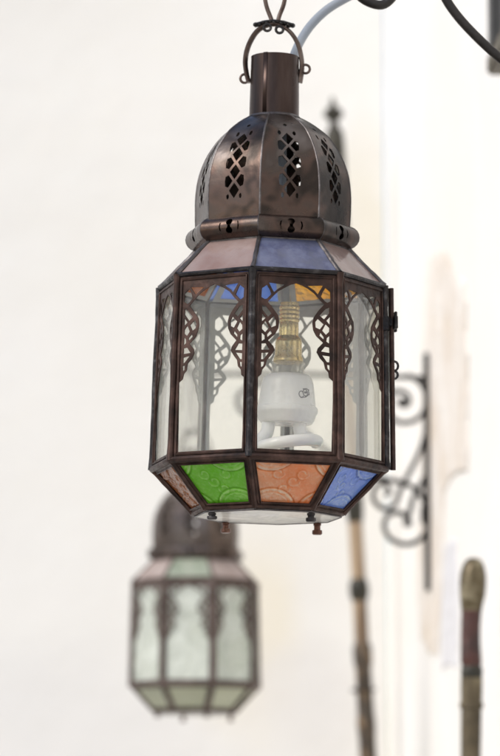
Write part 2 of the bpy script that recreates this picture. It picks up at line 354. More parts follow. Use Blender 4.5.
def pane(name, fc, v0, v1, inset, h, thick, mat, parent, emboss=0, nu=110, nv=64):
    """a slab of glass on facet fc between v0 and v1; emboss > 0 gives its outer face a real relief"""
    bm = bmesh.new(); lay = bm.verts.layers.float.new('relief')  # layer holds ridge height less the painted flank shade
    if not emboss: nu = nv = 1
    g = {}
    for s in (0, 1):
        for i in range(nu+1):
            for j in range(nv+1):
                v = v0+(v1-v0)*j/nv; hw = fc.half(v)-inset; u = -hw+2*hw*i/nu
                e, flank_shade = relief((u if int(fc.c/45) % 2 else -u)+.06*(fc.c % 90), v, 2*fc.half(0), fc.L) if emboss else (0, 0)
                e *= min(1, max(0, (min(hw-abs(u), v-v0, v1-v)-3.4)/3))
                x = bm.verts.new(fc(u, v, h+(emboss*e if s else -thick))); x[lay] = min(1.2, max(-.3, .30+.42*e-.42*flank_shade)) if emboss else .3  # attribute darkens the ridge flanks: relief shading put into the glass colour
                g[s, i, j] = x
    for s in (0, 1):
        for i in range(nu):
            for j in range(nv): bm.faces.new((g[s, i, j], g[s, i+1, j], g[s, i+1, j+1], g[s, i, j+1]))
    for i in range(nu):
        for j in (0, nv): bm.faces.new((g[0, i, j], g[0, i+1, j], g[1, i+1, j], g[1, i, j]))
    for j in range(nv):
        for i in (0, nu): bm.faces.new((g[0, i, j], g[0, i, j+1], g[1, i, j+1], g[1, i, j]))
    return bm_link(name, bm, mat, parent)
def octring(bm, R, z, r, n=8, wob=.0):
    pts = []
    for k in range(8):
        a, b = dr(45*k)*R, dr(45*k+45)*R
        for t in (0.03, .35, .65, .97):
            p = a.lerp(b, t)+ZUP*(z+random.uniform(-wob, wob)); pts.append(p*K)
    tube(bm, pts, r*K, n, closed=True)
def bar(bm, a, b, r, n=8, m=10, wob=.25, blob=1.25):
    a, b = Vector(a), Vector(b); pts = []; rs = []
    for i in range(m+1):
        t = i/m; p = a.lerp(b, t)
        p += Vector((random.uniform(-wob, wob), random.uniform(-wob, wob), 0))
        pts.append(p*K); rs.append(r*K*(1+random.uniform(-.08, .08))*(blob if i in (0, m) else 1))
    tube(bm, pts, rs, n)

YT, YB, YF = zp(288), zp(469), 0.0                    # levels: top of the body, its bottom, the base
RT, RB, RF, RS = 113.5, 117.5, 75, 76.5
ZS = zp(250)
PROF = [(77, 236), (77.8, 227), (78.4, 212), (78.4, 198), (77.4, 187), (76, 178), (73.4, 169.5), (70, 161), (66.3, 154), (62, 147.5), (54, 137.5), (42, 128), (33, 122.5), (26, 119)]
def build_lantern(loc, rz, lean, label, shoulder, base, glass, door, tinted=False, group='hanging glass lanterns', hang_world=0):
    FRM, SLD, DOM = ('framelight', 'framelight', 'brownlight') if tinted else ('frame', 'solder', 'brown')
    root = thing('hanging_lantern', label, 'lantern', group)
    q = lambda a: dr(a)
    # --- body: fretwork panels with panes, one door
    for k in range(8):
        fc = Face(k, RT, YT, RB, YB)
        isdoor = door is not None and k == door
        out = [(-fc.half(2)+2.2, 2), (fc.half(2)-2.2, 2), (fc.half(fc.L-2)-2.2, fc.L-2), (-fc.half(fc.L-2)+2.2, fc.L-2)]
        o2 = [(u, v) for u, v in OPEN]+[(fc.half(fc.L-6)-8, fc.L-7)]
        hole = [o2[0]]+jit(o2[1:-1], .3)+[o2[-1], (-o2[-1][0], o2[-1][1])]+jit([(-u, v) for u, v in reversed(o2[1:-1])], .3)
        loops = [out, hole]+[jit(h) for h in HOLES]+[jit([(-u, v) for u, v in h]) for h in HOLES]
        bm = sheet(loops, 1.3)
        if isdoor:                                     # door stands a little open, hinged on its far edge
            hinge = fc.half(0)-1; ang = R_(-4.4)
            base_fc = fc
            def fmap(u, v, h, f=base_fc, hg=hinge, a=ang):
                du = u-hg; return f(hg+du*math.cos(a)-h*math.sin(a), v, h*math.cos(a)+du*math.sin(a)+1.5)
        else: fmap = fc
        line_inner(bm); map_bm(bm, fmap)
        pn = bm_link('door' if isdoor else 'fretwork_panel', bm, [FRM, 'tin'], root, smooth=False)
        # inner lip frame
        bm = bmesh.new()
        for a, b in (((-fc.half(4)+6, 5), (-fc.half(fc.L-4)+6, fc.L-4)), ((fc.half(4)-6, 5), (fc.half(fc.L-4)-6, fc.L-4)),
                     ((-fc.half(4)+6, 5), (fc.half(4)-6, 5)), ((-fc.half(fc.L)+6, fc.L-4.5), (fc.half(fc.L)-6, fc.L-4.5))):
            tube(bm, [fmap(a[0]+(b[0]-a[0])*t, a[1]+(b[1]-a[1])*t, 1.1) for t in (0, .5, 1)], 1.2*K, 6)
        bm_link('frame_lip', bm, FRM, pn)
        if isdoor:
            bm = bmesh.new()
            e = [fmap(-fc.half(v)+2, v, 0) for v in (1, 40, 90, 140, fc.L+1)]
            tube(bm, e, 2.7*K, 8); bm_link('door_edge', bm, FRM, pn)
            bm = bmesh.new()
            tube(bm, [fmap(-fc.half(0)+12, 8, -4), fmap(-fc.half(fc.L)+12, fc.L-8, -4)], .9*K, 6)
            f0 = fmap
            vs = []
            for s in (0, 1):
                for (u, v) in ((-fc.half(0)+5, 6), (fc.half(0)-5, 6), (fc.half(fc.L)-5, fc.L-6), (-fc.half(fc.L)+5, fc.L-6)):
                    vs.append(bm.verts.new(fmap(u, v, -2-1.6*s)))
            for idx in ((0, 1, 2, 3), (7, 6, 5, 4), (0, 4, 5, 1), (1, 5, 6, 2), (2, 6, 7, 3), (3, 7, 4, 0)): bm.faces.new([vs[i] for i in idx])
            bm_link('glass_pane', bm, glass, pn)
            # clasp and its two small loops
            bm = bmesh.new()
            u0 = -fc.half(30)
            for (u, v, h, su, sv, sh) in ((u0-1, 36, 2.5, 11, 13, 3.4), (u0+4, 29, 5.2, 5, 10, 2.5), (u0+5, 40, 5.2, 5, 9, 2.5)):
                X = [bm.verts.new(fmap(u+dx*su/2, v+dy*sv/2, h+dz*sh/2)) for dx in (-1, 1) for dy in (-1, 1) for dz in (-1, 1)]
                for idx in ((0, 1, 3, 2), (4, 6, 7, 5), (0, 4, 5, 1), (2, 3, 7, 6), (0, 2, 6, 4), (1, 5, 7, 3)): bm.faces.new([X[i] for i in idx])
            bmesh.ops.bevel(bm, geom=bm.edges[:], offset=.6*K, segments=2, affect='EDGES')
            bm_link('clasp', bm, SLD, pn)
            bm = bmesh.new()
            for j, (vv, hh) in enumerate(((79, 3.4), (88, 3.0))):
                cpt = fmap(u0+3, vv, hh)
                tube(bm, [cpt+(fc.N*math.cos(t*.5236)*3.6+ZUP*math.sin(t*.5236)*(4.6 if j == 0 else 4))*K for t in range(12)], 1.25*K, 7, closed=True)
            bm_link('chain_loop', bm, SLD, pn)
        else:
            pane('glass_pane', fc, 6, fc.L-6, 5, -2.0, 1.6, glass, pn)
    # --- corner posts, rails and seams
    for k in range(8):
        bm = bmesh.new(); bar(bm, dr(45*k)*(RT+.4)+ZUP*(YT+1), dr(45*k)*(RB+.4)+ZUP*(YB-1), 3.5, 10, 16, .15)
        # a leaded strip lies on each side of the corner
        bm_link('corner_post', bm, FRM if k % 2 else SLD, root)
        bm = bmesh.new(); bar(bm, dr(45*k)*(RS+.5)+ZUP*(ZS), dr(45*k)*(RT+.8)+ZUP*(YT+1), 2.3, 8, 10, .3)
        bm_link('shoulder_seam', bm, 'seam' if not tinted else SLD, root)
        bm = bmesh.new(); bar(bm, dr(45*k)*(RB+.5)+ZUP*(YB), dr(45*k)*(RF+.5)+ZUP*(YF), 2.7, 8, 10, .25)
        bm_link('base_seam', bm, FRM, root)
    for R, z, r, mt in ((RT+1, YT+.5, 2.6, SLD), (RB+.8, YB-.5, 3.3, FRM), (RF+.5, YF, 2.6, FRM), (RS, ZS, 2.5, 'seam')):
        bm = bmesh.new(); octring(bm, R, z, r, 8, .15); bm_link('rail', bm, mt, root)
    if door is not None:
        d, t = dr(90), dr(180); zc = zp(325)
        bm = bmesh.new()
        for (a, b, c, sa, sb, sc) in ((RT+2.5, -2, 0, 7, 9, 14), (RT+6, 2, 2, 5, 4, 8)):
            X = [bm.verts.new((d*(a+i*sa/2)+t*(b+j*sb/2)+ZUP*(zc+c+l*sc/2))*K) for i in (-1, 1) for j in (-1, 1) for l in (-1, 1)]
            for idx in ((0, 1, 3, 2), (4, 6, 7, 5), (0, 4, 5, 1), (2, 3, 7, 6), (0, 2, 6, 4), (1, 5, 7, 3)): bm.faces.new([X[i] for i in idx])
        bmesh.ops.bevel(bm, geom=bm.edges[:], offset=.7*K, segments=2, affect='EDGES')
        bm_link('latch', bm, SLD, root)
    # --- shoulder panes and coloured base panes
    for k in range(8):
        fc = Face(k, RS, ZS, RT, YT)
        mt, lb = shoulder[k]
        o = pane('shoulder_pane', fc, .5, fc.L-.5, 1.2, .6, 1.8, mt, root, 0)
        o['label'] = lb
        def strap(m0, m1, ins): return [(-fc.half(m0)+ins, m0), (fc.half(m0)-ins, m0), (fc.half(fc.L-m1)-ins, fc.L-m1), (-fc.half(fc.L-m1)+ins, fc.L-m1)]
        bm = sheet([strap(2, 2, 4.5), strap(8, 6, 11)], .8); map_bm(bm, lambda u, v, h, f=fc: f(u, v, h-2.4))
        bm_link('pane_frame', bm, 'tin', o, smooth=False)
        fb = Face(k, RB, YB, RF, YF)
        def trap(m0, m1, ins): return [(-fb.half(m0)+ins, m0), (fb.half(m0)-ins, m0), (fb.half(fb.L-m1)-ins, fb.L-m1), (-fb.half(fb.L-m1)+ins, fb.L-m1)]
        bm = sheet([trap(1, 1, 2.4), trap(6.2, 5, 5.6)], 1.4)
        line_inner(bm); map_bm(bm, fb)
        fr = bm_link('base_frame', bm, [FRM, 'tin'], root, smooth=False)
        # raised inner bead
        bm = bmesh.new()
        tr = trap(6.2, 5, 5.6); tube(bm, [fb(u, v, .9) for u, v in tr], 1.1*K, 6, closed=True); bm_link('frame_lip', bm, FRM, fr)
        mt, lb = base[k]
        o = pane('coloured_glass', fb, 2.5, fb.L-2.5, 2.0, -1.0, 1.6, mt, fr, 1.5)
        o['label'] = lb
    # --- base plate and feet
    bm = bmesh.new(); vs = [[bm.verts.new((dr(45*k)*(RF-1)+ZUP*z)*K) for k in range(8)] for z in (-2.2, -3.8)]
    bm.faces.new(vs[0]); bm.faces.new(vs[1])
    for k in range(8): bm.faces.new((vs[0][k], vs[0][(k+1) % 8], vs[1][(k+1) % 8], vs[1][k]))
    bm_link('base_plate', bm, 'plate', root, smooth=False)
    bm = bmesh.new(); octring(bm, RF-1, -3.4, 1.0, 6); bm_link('plate_rim', bm, 'seam', root)
    for k in (1, 3, 5, 7):
        d = dr(45*k+(2 if k != 3 else 8))*(RF-6); d = d*K
        bm = bmesh.new(); ln = (9, 11, 11, 14, 8, 13, 10, 9)[k]
        prof = [(2.6, 1), (2.6, -3), (4.0, -3.6), (4.0, -5.5), (3.3, -6), (3.3, -ln*.72), (5.0, -ln*.75), (5.2, -ln), (4, -ln-1), (.3, -ln-1)]
        lathe(bm, [(r*K, (z-1)*K) for r, z in prof], 14, d.x, d.y)
        bm_link('foot', bm, 'copper' if k in (3, 5) else SLD, root)
    # --- dome gores, cut through, with raised seams
    prof = [(r, zp(y)) for r, y in PROF]
    pc = catmull([(r, z, 0) for r, z in prof], 4)
    arc = [0]
    for a, b in zip(pc, pc[1:]): arc.append(arc[-1]+math.hypot((b.x-a.x)*C22, b.y-a.y))
    def gore(s):
        s = min(max(s, 0), arc[-1])
        for i in range(len(arc)-1):
            if s <= arc[i+1]:
                t = (s-arc[i])/(arc[i+1]-arc[i]); p = pc[i].lerp(pc[i+1], t); return p.x, p.y
    s0 = arc[4]
    holes = []
    for j, s in enumerate((25, 44, 63, 81)):
        holes.append([(0, s-8), (3.1, s-4), (5.9, s), (3.0, s+4), (0, s+7.6), (-3.0, s+4), (-5.9, s), (-3.1, s-4)])
    for j, s in enumerate((34.5, 53.5, 72)):
        for sg in (-1, 1):
            w = (11.2, 11.8, 11.0)[j]
            holes.append([(sg*2.0, s), (sg*7.1, s-6.4), (sg*(w-.6), s-5), (sg*w, s), (sg*(w-.6), s+5), (sg*7.1, s+6.4)])
    for sg in (-1, 1): holes.append(circ(sg*7.6, 88.5, 1.8, 3.2, 8)); holes.append(circ(sg*7.4, 19, 1.6, 2.8, 8))
    holes.append(circ(0, 101, 1.9, 2.2, 10))
    holes = [[(u, v+s0) for u, v in h] for h in holes]
    SA = arc[-1]
    left = [(-gore(s)[0]*S22, s) for s in [SA*i/24 for i in range(25)]]
    outl = left+[(-u, s) for u, s in reversed(left)]
    bm0 = sheet([outl]+holes, 1.3); cuts(bm0, [SA*i/34 for i in range(1, 34)])
    me0 = bpy.data.meshes.new('gore'); bm0.to_mesh(me0); bm0.free()
    for k in range(8):
        bm = bmesh.new(); bm.from_mesh(me0)
        n, t = dr(22.5+45*k), dr(112.5+45*k)
        def gn(u, s):
            (ra, za), (rb, zb) = gore(s-.8), gore(s+.8); return (n*(za-zb)*-1+ZUP*(ra-rb)*C22).normalized()
        def gm(u, s, h):
            R, z = gore(s); return (n*R*C22+t*u+ZUP*z+gn(u, s)*h)*K
        mapped('dome_panel', bm, gm, gn, DOM, root)
        bm = bmesh.new()
        tube(bm, [(dr(45*k)*(gore(s)[0]+.2)+ZUP*gore(s)[1])*K for s in [SA*i/26 for i in range(27)]], 1.1*K, 6)
        bm_link('dome_seam', bm, 'seam', root)
    bpy.data.meshes.remove(me0)
    bm = bmesh.new()       # turned down collar under the dome
    # --- hollow roll moulding of eight pierced tubes
    RR, rr, zr = 75.8, 11.2, zp(239)
    hb = [(-1.4, -7.4), (-3.3, -6), (-3.8, -4), (-3.0, -2.2), (-1.7, -.9), (-1.7, .9), (-3.0, 2.2), (-3.8, 4), (-3.3, 6), (-1.4, 7.4)]
    hl = [hb+[(-x, y) for x, y in reversed(hb)]]
    for sg in (-1, 1): hl.append([(sg*9.4, -4.6), (sg*11, -3.6), (sg*11.8, 0), (sg*11, 3.6), (sg*9.4, 4.6), (sg*10.2, 0)])
    W = math.pi*rr
    bm0 = sheet([[(-30, -W), (30, -W), (30, W), (-30, W)]]+hl, .9); cuts(bm0, [-W+2*W*i/22 for i in range(1, 22)])
    me0 = bpy.data.meshes.new('rollflat'); bm0.to_mesh(me0); bm0.free()
    for k in range(8):
        bm = bmesh.new(); bm.from_mesh(me0); n, t = dr(22.5+45*k), dr(112.5+45*k)
        bulge = .5*(k % 3)
        def rn(u, s): return n*math.cos(s/rr)+ZUP*math.sin(s/rr)
        def rm(u, s, h):
            ph = s/rr; q_ = rr+h; R = RR*C22+q_*math.cos(ph)
            lim = R*math.tan(R_(22.5))-.3
            f = 1 if abs(u) < 15 else (1+(abs(u)-15)/15*(lim/30-1))
            return (n*R+t*u*f+ZUP*(zr+q_*math.sin(ph)+.25*math.sin(u*.1+k)))*K
        mapped('roll_moulding', bm, rm, rn, DOM, root)
        bm = bmesh.new()
        pts = [((dr(45*k)*(RR+(rr+.2)*math.cos(a*math.pi/10)/C22)+ZUP*(zr+(rr+.2)*math.sin(a*math.pi/10)))*K) for a in range(20)]
        tube(bm, pts, .55*K, 5, closed=True); bm_link('roll_seam', bm, 'seam', root)
    bpy.data.meshes.remove(me0)
    # --- chimney: open thin tube with a lapped seam
    bm = bmesh.new(); z0, z1 = zp(122), zp(57.5)
    def chim(r, z): return (r*K, z*K)
    lathe(bm, [chim(25.2, z0), chim(25, z0+20), chim(24.2, z1-2), chim(24.4, z1), chim(23.4, z1), chim(23.2, z1-2), chim(24, z0+20), chim(24.2, z0)], 56, cap=False)
    A = bm.verts[:]
    bm_link('chimney', bm, 'chimney', root)
    bm = bmesh.new()
    a0 = -30-math.degrees(rz)
    strip = []
    for i in range(7):
        a = a0+i*2.2
        strip.append([(dr(a)*(25.5 if i not in (0, 6) else 24.8)+ZUP*z0)*K, (dr(a)*(24.75 if i not in (0, 6) else 24)+ZUP*(z1+.4))*K])
    for A, B in zip(strip, strip[1:]):
        bm.faces.new([bm.verts.new(p) for p in (A[0], B[0], B[1], A[1])])
    bmesh.ops.remove_doubles(bm, verts=bm.verts[:], dist=1e-6)
    o = bm_link('lap_seam', bm, 'chimney', root); sd = o.modifiers.new('thickness', 'SOLIDIFY'); sd.thickness = .5*K; sd.offset = -1
    bm = bmesh.new(); lathe(bm, [(26.6*K, zp(121)*K), (27.6*K, zp(119.3)*K), (26.4*K, zp(117.6)*K), (24.9*K, zp(116.6)*K), (24.4*K, zp(118)*K)], 48, cap=False)
    o = bm_link('chimney_collar', bm, 'seam', root); sd = o.modifiers.new('thickness', 'SOLIDIFY'); sd.thickness = .6*K
    # --- ring handle: a flat strap whose ends curl round little loops (stands across the view)
    U = Matrix.Rotation(-rz, 3, 'Z')
    def hp(x, y, dy=0): return U @ (Vector((x-276, dy, zp(y)))*K)
    bm = bmesh.new()
    path = catmull([hp(*p) for p in ((250, 83), (247.5, 74), (246, 62), (248, 49), (254, 36), (262, 28), (274, 24.5), (286, 28), (294.5, 36), (300.5, 48), (303.2, 62), (303, 72), (301.5, 82))], 5)
    tube(bm, path, K, 10, flat=(4.4, 2.1), up=U @ Vector((0.45, 1, 0)))
    bm_link('ring_handle', bm, 'ringmetal', root)
    for (cx, cy, dx) in ((245.5, 79, -1), (307, 68.5, 1)):
        bm = bmesh.new(); tube(bm, [hp(cx+4.3*math.cos(t*.449), cy+4.3*math.sin(t*.449)) for t in range(14)], 1.35*K, 8, closed=True)
        tube(bm, [hp(cx-dx*4, cy+.5), hp(cx-dx*8, cy+2)], 1.3*K, 8)
        bm_link('pivot_loop', bm, 'ringmetal', root)
    bm = bmesh.new()
    for i in range(11):
        t = i/10; x = 256+37*t; y = 25.5-3.2*math.sin(math.pi*t)+(.6 if i % 2 else -.4)
        ball(bm, hp(x, y), (2.9*K, 5.0*K, 2.5*K), 2)
    tube(bm, [hp(255, 25.5), hp(265, 22.5), hp(274, 21.5), hp(284, 22.5), hp(294, 25.5)], 2.2*K, 8, flat=(2.2, 1), up=U @ Vector((0, 1, 0)))
    for cx, cy in ((267.5, 28.5), (280, 30.5)):
        tube(bm, [hp(cx+3.7*math.cos(t*.5236), cy+3.4*math.sin(t*.5236), -4) for t in range(12)], 1.5*K, 7, closed=True)
    bm_link('wire_crest', bm, 'iron', root)
    root.matrix_world = Matrix.Translation(loc) @ Matrix.Rotation(lean, 4, 'Y') @ Matrix.Rotation(rz, 4, 'Z')
    return root

PINK = ('s_pink', 'dusty rose glass of the shoulder'); 
sh1 = {0: ('s_blue', 'deep blue textured glass of the shoulder'), 1: PINK, 7: PINK, 6: PINK, 2: PINK, 3: ('g_yellow', 'bright yellow glass of the shoulder'),
       4: ('s_blueback', 'bright blue glass of the shoulder'), 5: ('s_orange', 'bright orange glass of the shoulder')}
bs1 = {0: ('g_orange', 'orange embossed glass'), 7: ('g_green', 'green embossed glass'), 1: ('g_blue', 'blue embossed glass'), 6: ('g_amber', 'amber embossed glass'),
       2: ('g_green', 'green embossed glass'), 3: ('g_orange', 'orange embossed glass'), 4: ('g_blue', 'blue embossed glass'), 5: ('g_yellow', 'yellow glass')}
L1 = at(267.8, 513.5, YL)
lan1 = build_lantern(L1, R_(-9.5), R_(.95), 'large sharp octagonal brown metal lantern with green, orange and blue glass along its base', sh1, bs1, 'glass', 2)
PK2 = ('s_pinkpale', 'pale rose glass of the shoulder')
SG = ('s_green', 'pale green glass of the shoulder')
sh2 = {k: (PK2 if k % 2 else SG) for k in range(8)}
bs2 = {k: ('b_green', 'pale olive glass') for k in range(8)}
Y2 = 5.0
z2 = at(195, 583, Y2).z-YT*K
p2 = at(195, 640, Y2); L2 = Vector((p2.x, Y2, z2))
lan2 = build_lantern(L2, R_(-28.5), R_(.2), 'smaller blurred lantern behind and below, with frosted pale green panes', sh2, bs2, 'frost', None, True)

# ------------------------------------------------------------------ bulb in the front lantern
def P(x, y, Y=YL): return at(x, y, Y)
bx, YBU = 286, YL
bulb = thing('light_bulb', 'white spiral energy saving bulb in a brass socket inside the front lantern', 'light bulb')
B0 = P(bx, 448, YBU)
def bz(y): return (P(bx, y, YBU).z-B0.z)
def lath(name, prof, mat, n=40, par=None, dx=0):
    bm = bmesh.new(); lathe(bm, [(r*K, bz(y)) for r, y in prof], n, dx*K); return bm_link(name, bm, mat, par or bulb)
lath('base', [(16, 374), (21.5, 375.5), (24.5, 379), (26, 384), (27, 392), (28.2, 402), (28.6, 406.5), (30.6, 408), (31, 411), (30.4, 413.5), (29.2, 415), (28, 420), (25.5, 423.5), (12, 424.6), (.5, 424.8)], 'plastic')
lath('collar', [(15.8, 362), (16.6, 364), (16.2, 370), (16.8, 375)], 'socketglass')
prof = [(9.5, 303)]
for i in range(4): prof += [(9.3, 306+i*4.2), (10.4, 307.4+i*4.2), (10.4, 308.6+i*4.2), (9.3, 310+i*4.2)]
prof += [(9.6, 324), (9.9, 330)]
prof += [(9.6, 336), (12.5, 339), (13.4, 343), (13.4, 356), (14.6, 358), (15, 361.5), (14, 363)]
lath('socket', prof, 'brass')
# the ring of the tube is tilted, its right side higher
legs = [[(-18, -6, 420), (-18.3, -6, 428), (-20, -6, 435), (-25, -4, 441), (-29, 2, 446)], [(13, -4, 420), (13, -4, 427), (14.5, -3, 433), (20, 0, 436.5), (26, 6, 438.5)]]
for lg in legs:
    bm = bmesh.new(); tube(bm, catmull([(a*K, b*K, bz(c)) for a, b, c in lg], 5), 6.7*K, 14); bm_link('lamp_leg', bm, 'tube', bulb)
bm = bmesh.new(); pts = []
for i in range(64):
    t = i/63; a = R_(-232+ 262*t); r_ = 29.5+2.0*t
    pts.append((r_*K*math.cos(a), r_*K*math.sin(a), bz(447-4.2*math.cos(a)-3*math.sin(a)*-.2-2.5*t)))
rs_ = [6.0*K]*64; rs_[-1] = 3.4*K; rs_[-2] = 5.0*K; rs_[-3] = 5.8*K
tube(bm, pts, rs_, 14); bm_link('lamp_tube', bm, 'tube', bulb)
bm = bmesh.new()      # small grey certification mark printed on the base
def onbase(u, y, r0=27.0):
    a = u/r0; rr_ = 27.45+(y-396)*.12+.1; return (rr_*K*math.sin(a), -rr_*K*math.cos(a), bz(y))
def stroke(pts, r=.5): tube(bm, [onbase(*p) for p in pts], r*K, 6)
cu0 = 19
stroke([(cu0-5+2.6*math.cos(t*.5), 397+3.2*math.sin(t*.5)) for t in range(1, 12)])
stroke([(cu0-.2+2.9*math.cos(t*.5+1), 395+3.4*math.sin(t*.5+1)) for t in range(0, 13)])
stroke([(cu0-6, 400.5), (cu0, 399.5), (cu0+5, 396)]); stroke([(cu0-3, 391.5), (cu0+2, 390.8), (cu0+5.4, 392)]); stroke([(cu0+4.4, 391.5), (cu0+5, 397)])
stroke([(cu0-1.5, 395), (cu0+1.5, 394.6)], 1.0)
bm_link('printed_mark', bm, 'mark', bulb)
bulb.matrix_world = Matrix.Translation(B0) @ Matrix.Rotation(R_(1.5), 4, 'Y')

# ------------------------------------------------------------------ walls, ground
def wall_x(Y): return (0.365+(Y-2.8)*((.2545-.356)/2.2))
WD = Vector((wall_x(5)-wall_x(2.8), 2.2, 0)).normalized()          # along the right wall, away from the camera
WN = Vector((-WD.y, WD.x, 0))                                       # out of the right wall
YC = 5.77
W0 = Vector((wall_x(YC), YC, 0))                                    # inner corner
def onwall(x, y, off=0):                                            # the point of the right wall on a line of sight
    d = ray(x, y); o = Vector((0, 0, CAMZ)); q = W0+WN*off
    return o+d*((q-o).dot(WN)/d.dot(WN))
def slab(name, org, ax, ay_n, length, height, thick, mat, label, cat):
    """a wall with a slightly uneven face; org its lower inner corner, ax along it, ay_n out of its face"""
    bm = bmesh.new(); nu, nv = 70, 50; g = {}
    for i in range(nu+1):
        for j in range(nv+1):
            p = org+ax*(length*i/nu)+ZUP*(height*j/nv)
            w = (.004*noise.noise(p*1.7)+.002*noise.noise(p*5.3))*min(1, i/6)
            if i == 0: w = 0
            g[i, j] = bm.verts.new(p+ay_n*w)
    for i in range(nu):
        for j in range(nv): bm.faces.new((g[i, j], g[i+1, j], g[i+1, j+1], g[i, j+1]))
    bk = [bm.verts.new(org+ax*(length*a)+ZUP*(height*b)-ay_n*thick) for a, b in ((0, 0), (1, 0), (1, 1), (0, 1))]
    bm.faces.new(bk)
    bm.faces.new([g[i, nv] for i in range(nu+1)]+[bk[2], bk[3]])
    bm.faces.new([g[nu, j] for j in range(nv+1)]+[bk[2], bk[1]])
    bm.faces.new([g[0, j] for j in range(nv+1)]+[bk[3], bk[0]])
    return tag(bm_link(name, bm, mat, None), label, cat)
slab('plaster_wall', W0.copy(), -WD, WN, 6.6, 4.2, .3, 'wall', 'bright white plaster wall on the right carrying brackets and weapons', 'wall')
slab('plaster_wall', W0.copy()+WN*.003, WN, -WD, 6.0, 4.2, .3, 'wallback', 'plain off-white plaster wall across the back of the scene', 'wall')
bm = bmesh.new(); g = 60
vs = [bm.verts.new((x, y, 0)) for x, y in ((-g, -g), (g, -g), (g, g), (-g, g))]; bm.faces.new(vs)
gr = bm_link('ground', bm, 'ground', None); gr['kind'] = 'structure'

# ------------------------------------------------------------------ brackets (drawn once, copied)
S2 = 0.00143
def bp(x, y, dy=0): return Vector(((428-x)*S2, dy, -(y-358)*S2))
def spiral(cx, cy, r0, r1, a0, a1, n=30):
    return [bp(cx+(r0+(r1-r0)*i/n)*math.cos(R_(a0+(a1-a0)*i/n)), cy+(r0+(r1-r0)*i/n)*math.sin(R_(a0+(a1-a0)*i/n))) for i in range(n+1)]
br1 = thing('wall_bracket', 'black wrought iron scroll arm over the front lantern, cut off by the frame', 'bracket', 'wrought iron wall brackets')
def bpart(name, fn):
    bm = bmesh.new(); fn(bm); return bm_link(name, bm, 'iron', br1)
bpart('back_plate', lambda bm: (box(bm, Vector((.0065, 0, -.173)), (.007, .018, .346)), bmesh.ops.bevel(bm, geom=bm.edges[:], offset=.002, segments=2, affect='EDGES')))
bpart('arm', lambda bm: tube(bm, [bp(424, 384), bp(380, 382), bp(300, 381), bp(192, 381), bp(184, 379), bp(180, 373)], .0036, 10))
bpart('upper_scroll', lambda bm: tube(bm, spiral(399, 409, 4, 29, 60, -20-360-60)+[], .0037, 10))
bpart('scroll_eye', lambda bm: ball(bm, bp(399, 409), .0075))
big = catmull([bp(*p) for p in ((250, 411), (258, 416), (250, 424.5), (237, 419), (233, 404), (248, 392), (266, 391), (279, 404), (289, 424), (303, 441), (323, 459), (350, 477), (378, 486), (404, 492), (418, 504), (425.5, 524), (421, 543), (405, 552.5), (388, 548), (380.5, 535), (385, 523), (398, 521), (404, 530))], 7)
bpart('brace_scroll', lambda bm: tube(bm, big, .0039, 12))
sc2 = catmull([bp(*p) for p in ((425.5, 432), (417, 458), (406, 480), (397, 498), (391, 512), (380, 517), (370, 508), (371, 496), (380, 491), (386, 499), (381, 504))], 7)
bpart('lower_scroll', lambda bm: tube(bm, sc2, .0037, 10))
bpart('scroll_eye', lambda bm: ball(bm, bp(404, 531), .007))
bpart('collar', lambda bm: (box(bm, bp(423, 522), (.016, .018, .03)), bmesh.ops.bevel(bm, geom=bm.edges[:], offset=.003, segments=2, affect='EDGES')))
bpart('strut', lambda bm: tube(bm, [bp(425, 480), bp(410, 505), bp(403, 531)], .004, 8))
ang = math.atan2(WN.y, WN.x)
zb2 = onwall(428, 358).z
def place(o, Y, z): o.matrix_world = Matrix.Translation(Vector((wall_x(Y), Y, z))+WN*.002) @ Matrix.Rotation(ang, 4, 'Z')
br2 = br1.copy(); C.objects.link(br2); br2['label'] = 'dark iron scroll bracket in the background right of the front lantern'
for c in list(br1.children):
    n = c.copy(); C.objects.link(n); n.parent = br2
dzl = (L1.z-L2.z)
place(br2, Y2+.33*abs(WN.y), zb2); place(br1, YL+.33*abs(WN.y), zb2+dzl-.004)

# links from which the lanterns hang
def chain_link(L, label, rzz):
    bm = bmesh.new()
    arm_z = bp(195, 381).z
    top = (zb2+dzl-.004 if L is L1 else zb2)+arm_z+.004; x0 = L.x+7.2*K; y0 = L.y
    zz = lambda y: L.z+zp(y)*K
    pts = [(x0-1*K, zz(24)), (x0-4*K, zz(17)), (x0-9*K, zz(2)), (x0-11*K, zz(-20)), (x0-9*K, top-.012), (x0, top), (x0+9*K, top-.012), (x0+12*K, zz(-20)), (x0+10*K, zz(2)), (x0+5*K, zz(16)), (x0+2.5*K, zz(23.4))]
    tube(bm, catmull([(x, y0+.002*math.sin(i*.6), z) for i, (x, z) in enumerate(pts)], 6, closed=True), 2.2*K, 10, closed=True)
    return tag(bm_link('hanging_link', bm, 'ringmetal', None), label, 'link', 'links holding the lanterns')
chain_link(L1, 'long brown iron link holding the ring of the front lantern', 0)
chain_link(L2, 'iron link above the smaller lantern, seen through the front lantern glass', 0)

# grey cable out of the chimney to the bracket
bm = bmesh.new()
cp = [(286, 306, 2.8), (283, 240, 2.802), (282, 170, 2.806), (283, 110, 2.808), (287, 78, 2.812), (293, 58, 2.818), (301, 40, 2.83), (312, 24, 2.84), (328, 9, 2.845), (350, -4, 2.845), (392, -26, 2.84), (450, -50, 2.83), (560, -70, 2.82), (686, -74, 2.81)]
tube(bm, catmull([at(*p) for p in cp], 8), 4.6*K, 14)
tag(bm_link('power_cable', bm, 'cable', None), 'pale grey electric cable curving out of the front lantern chimney', 'cable')

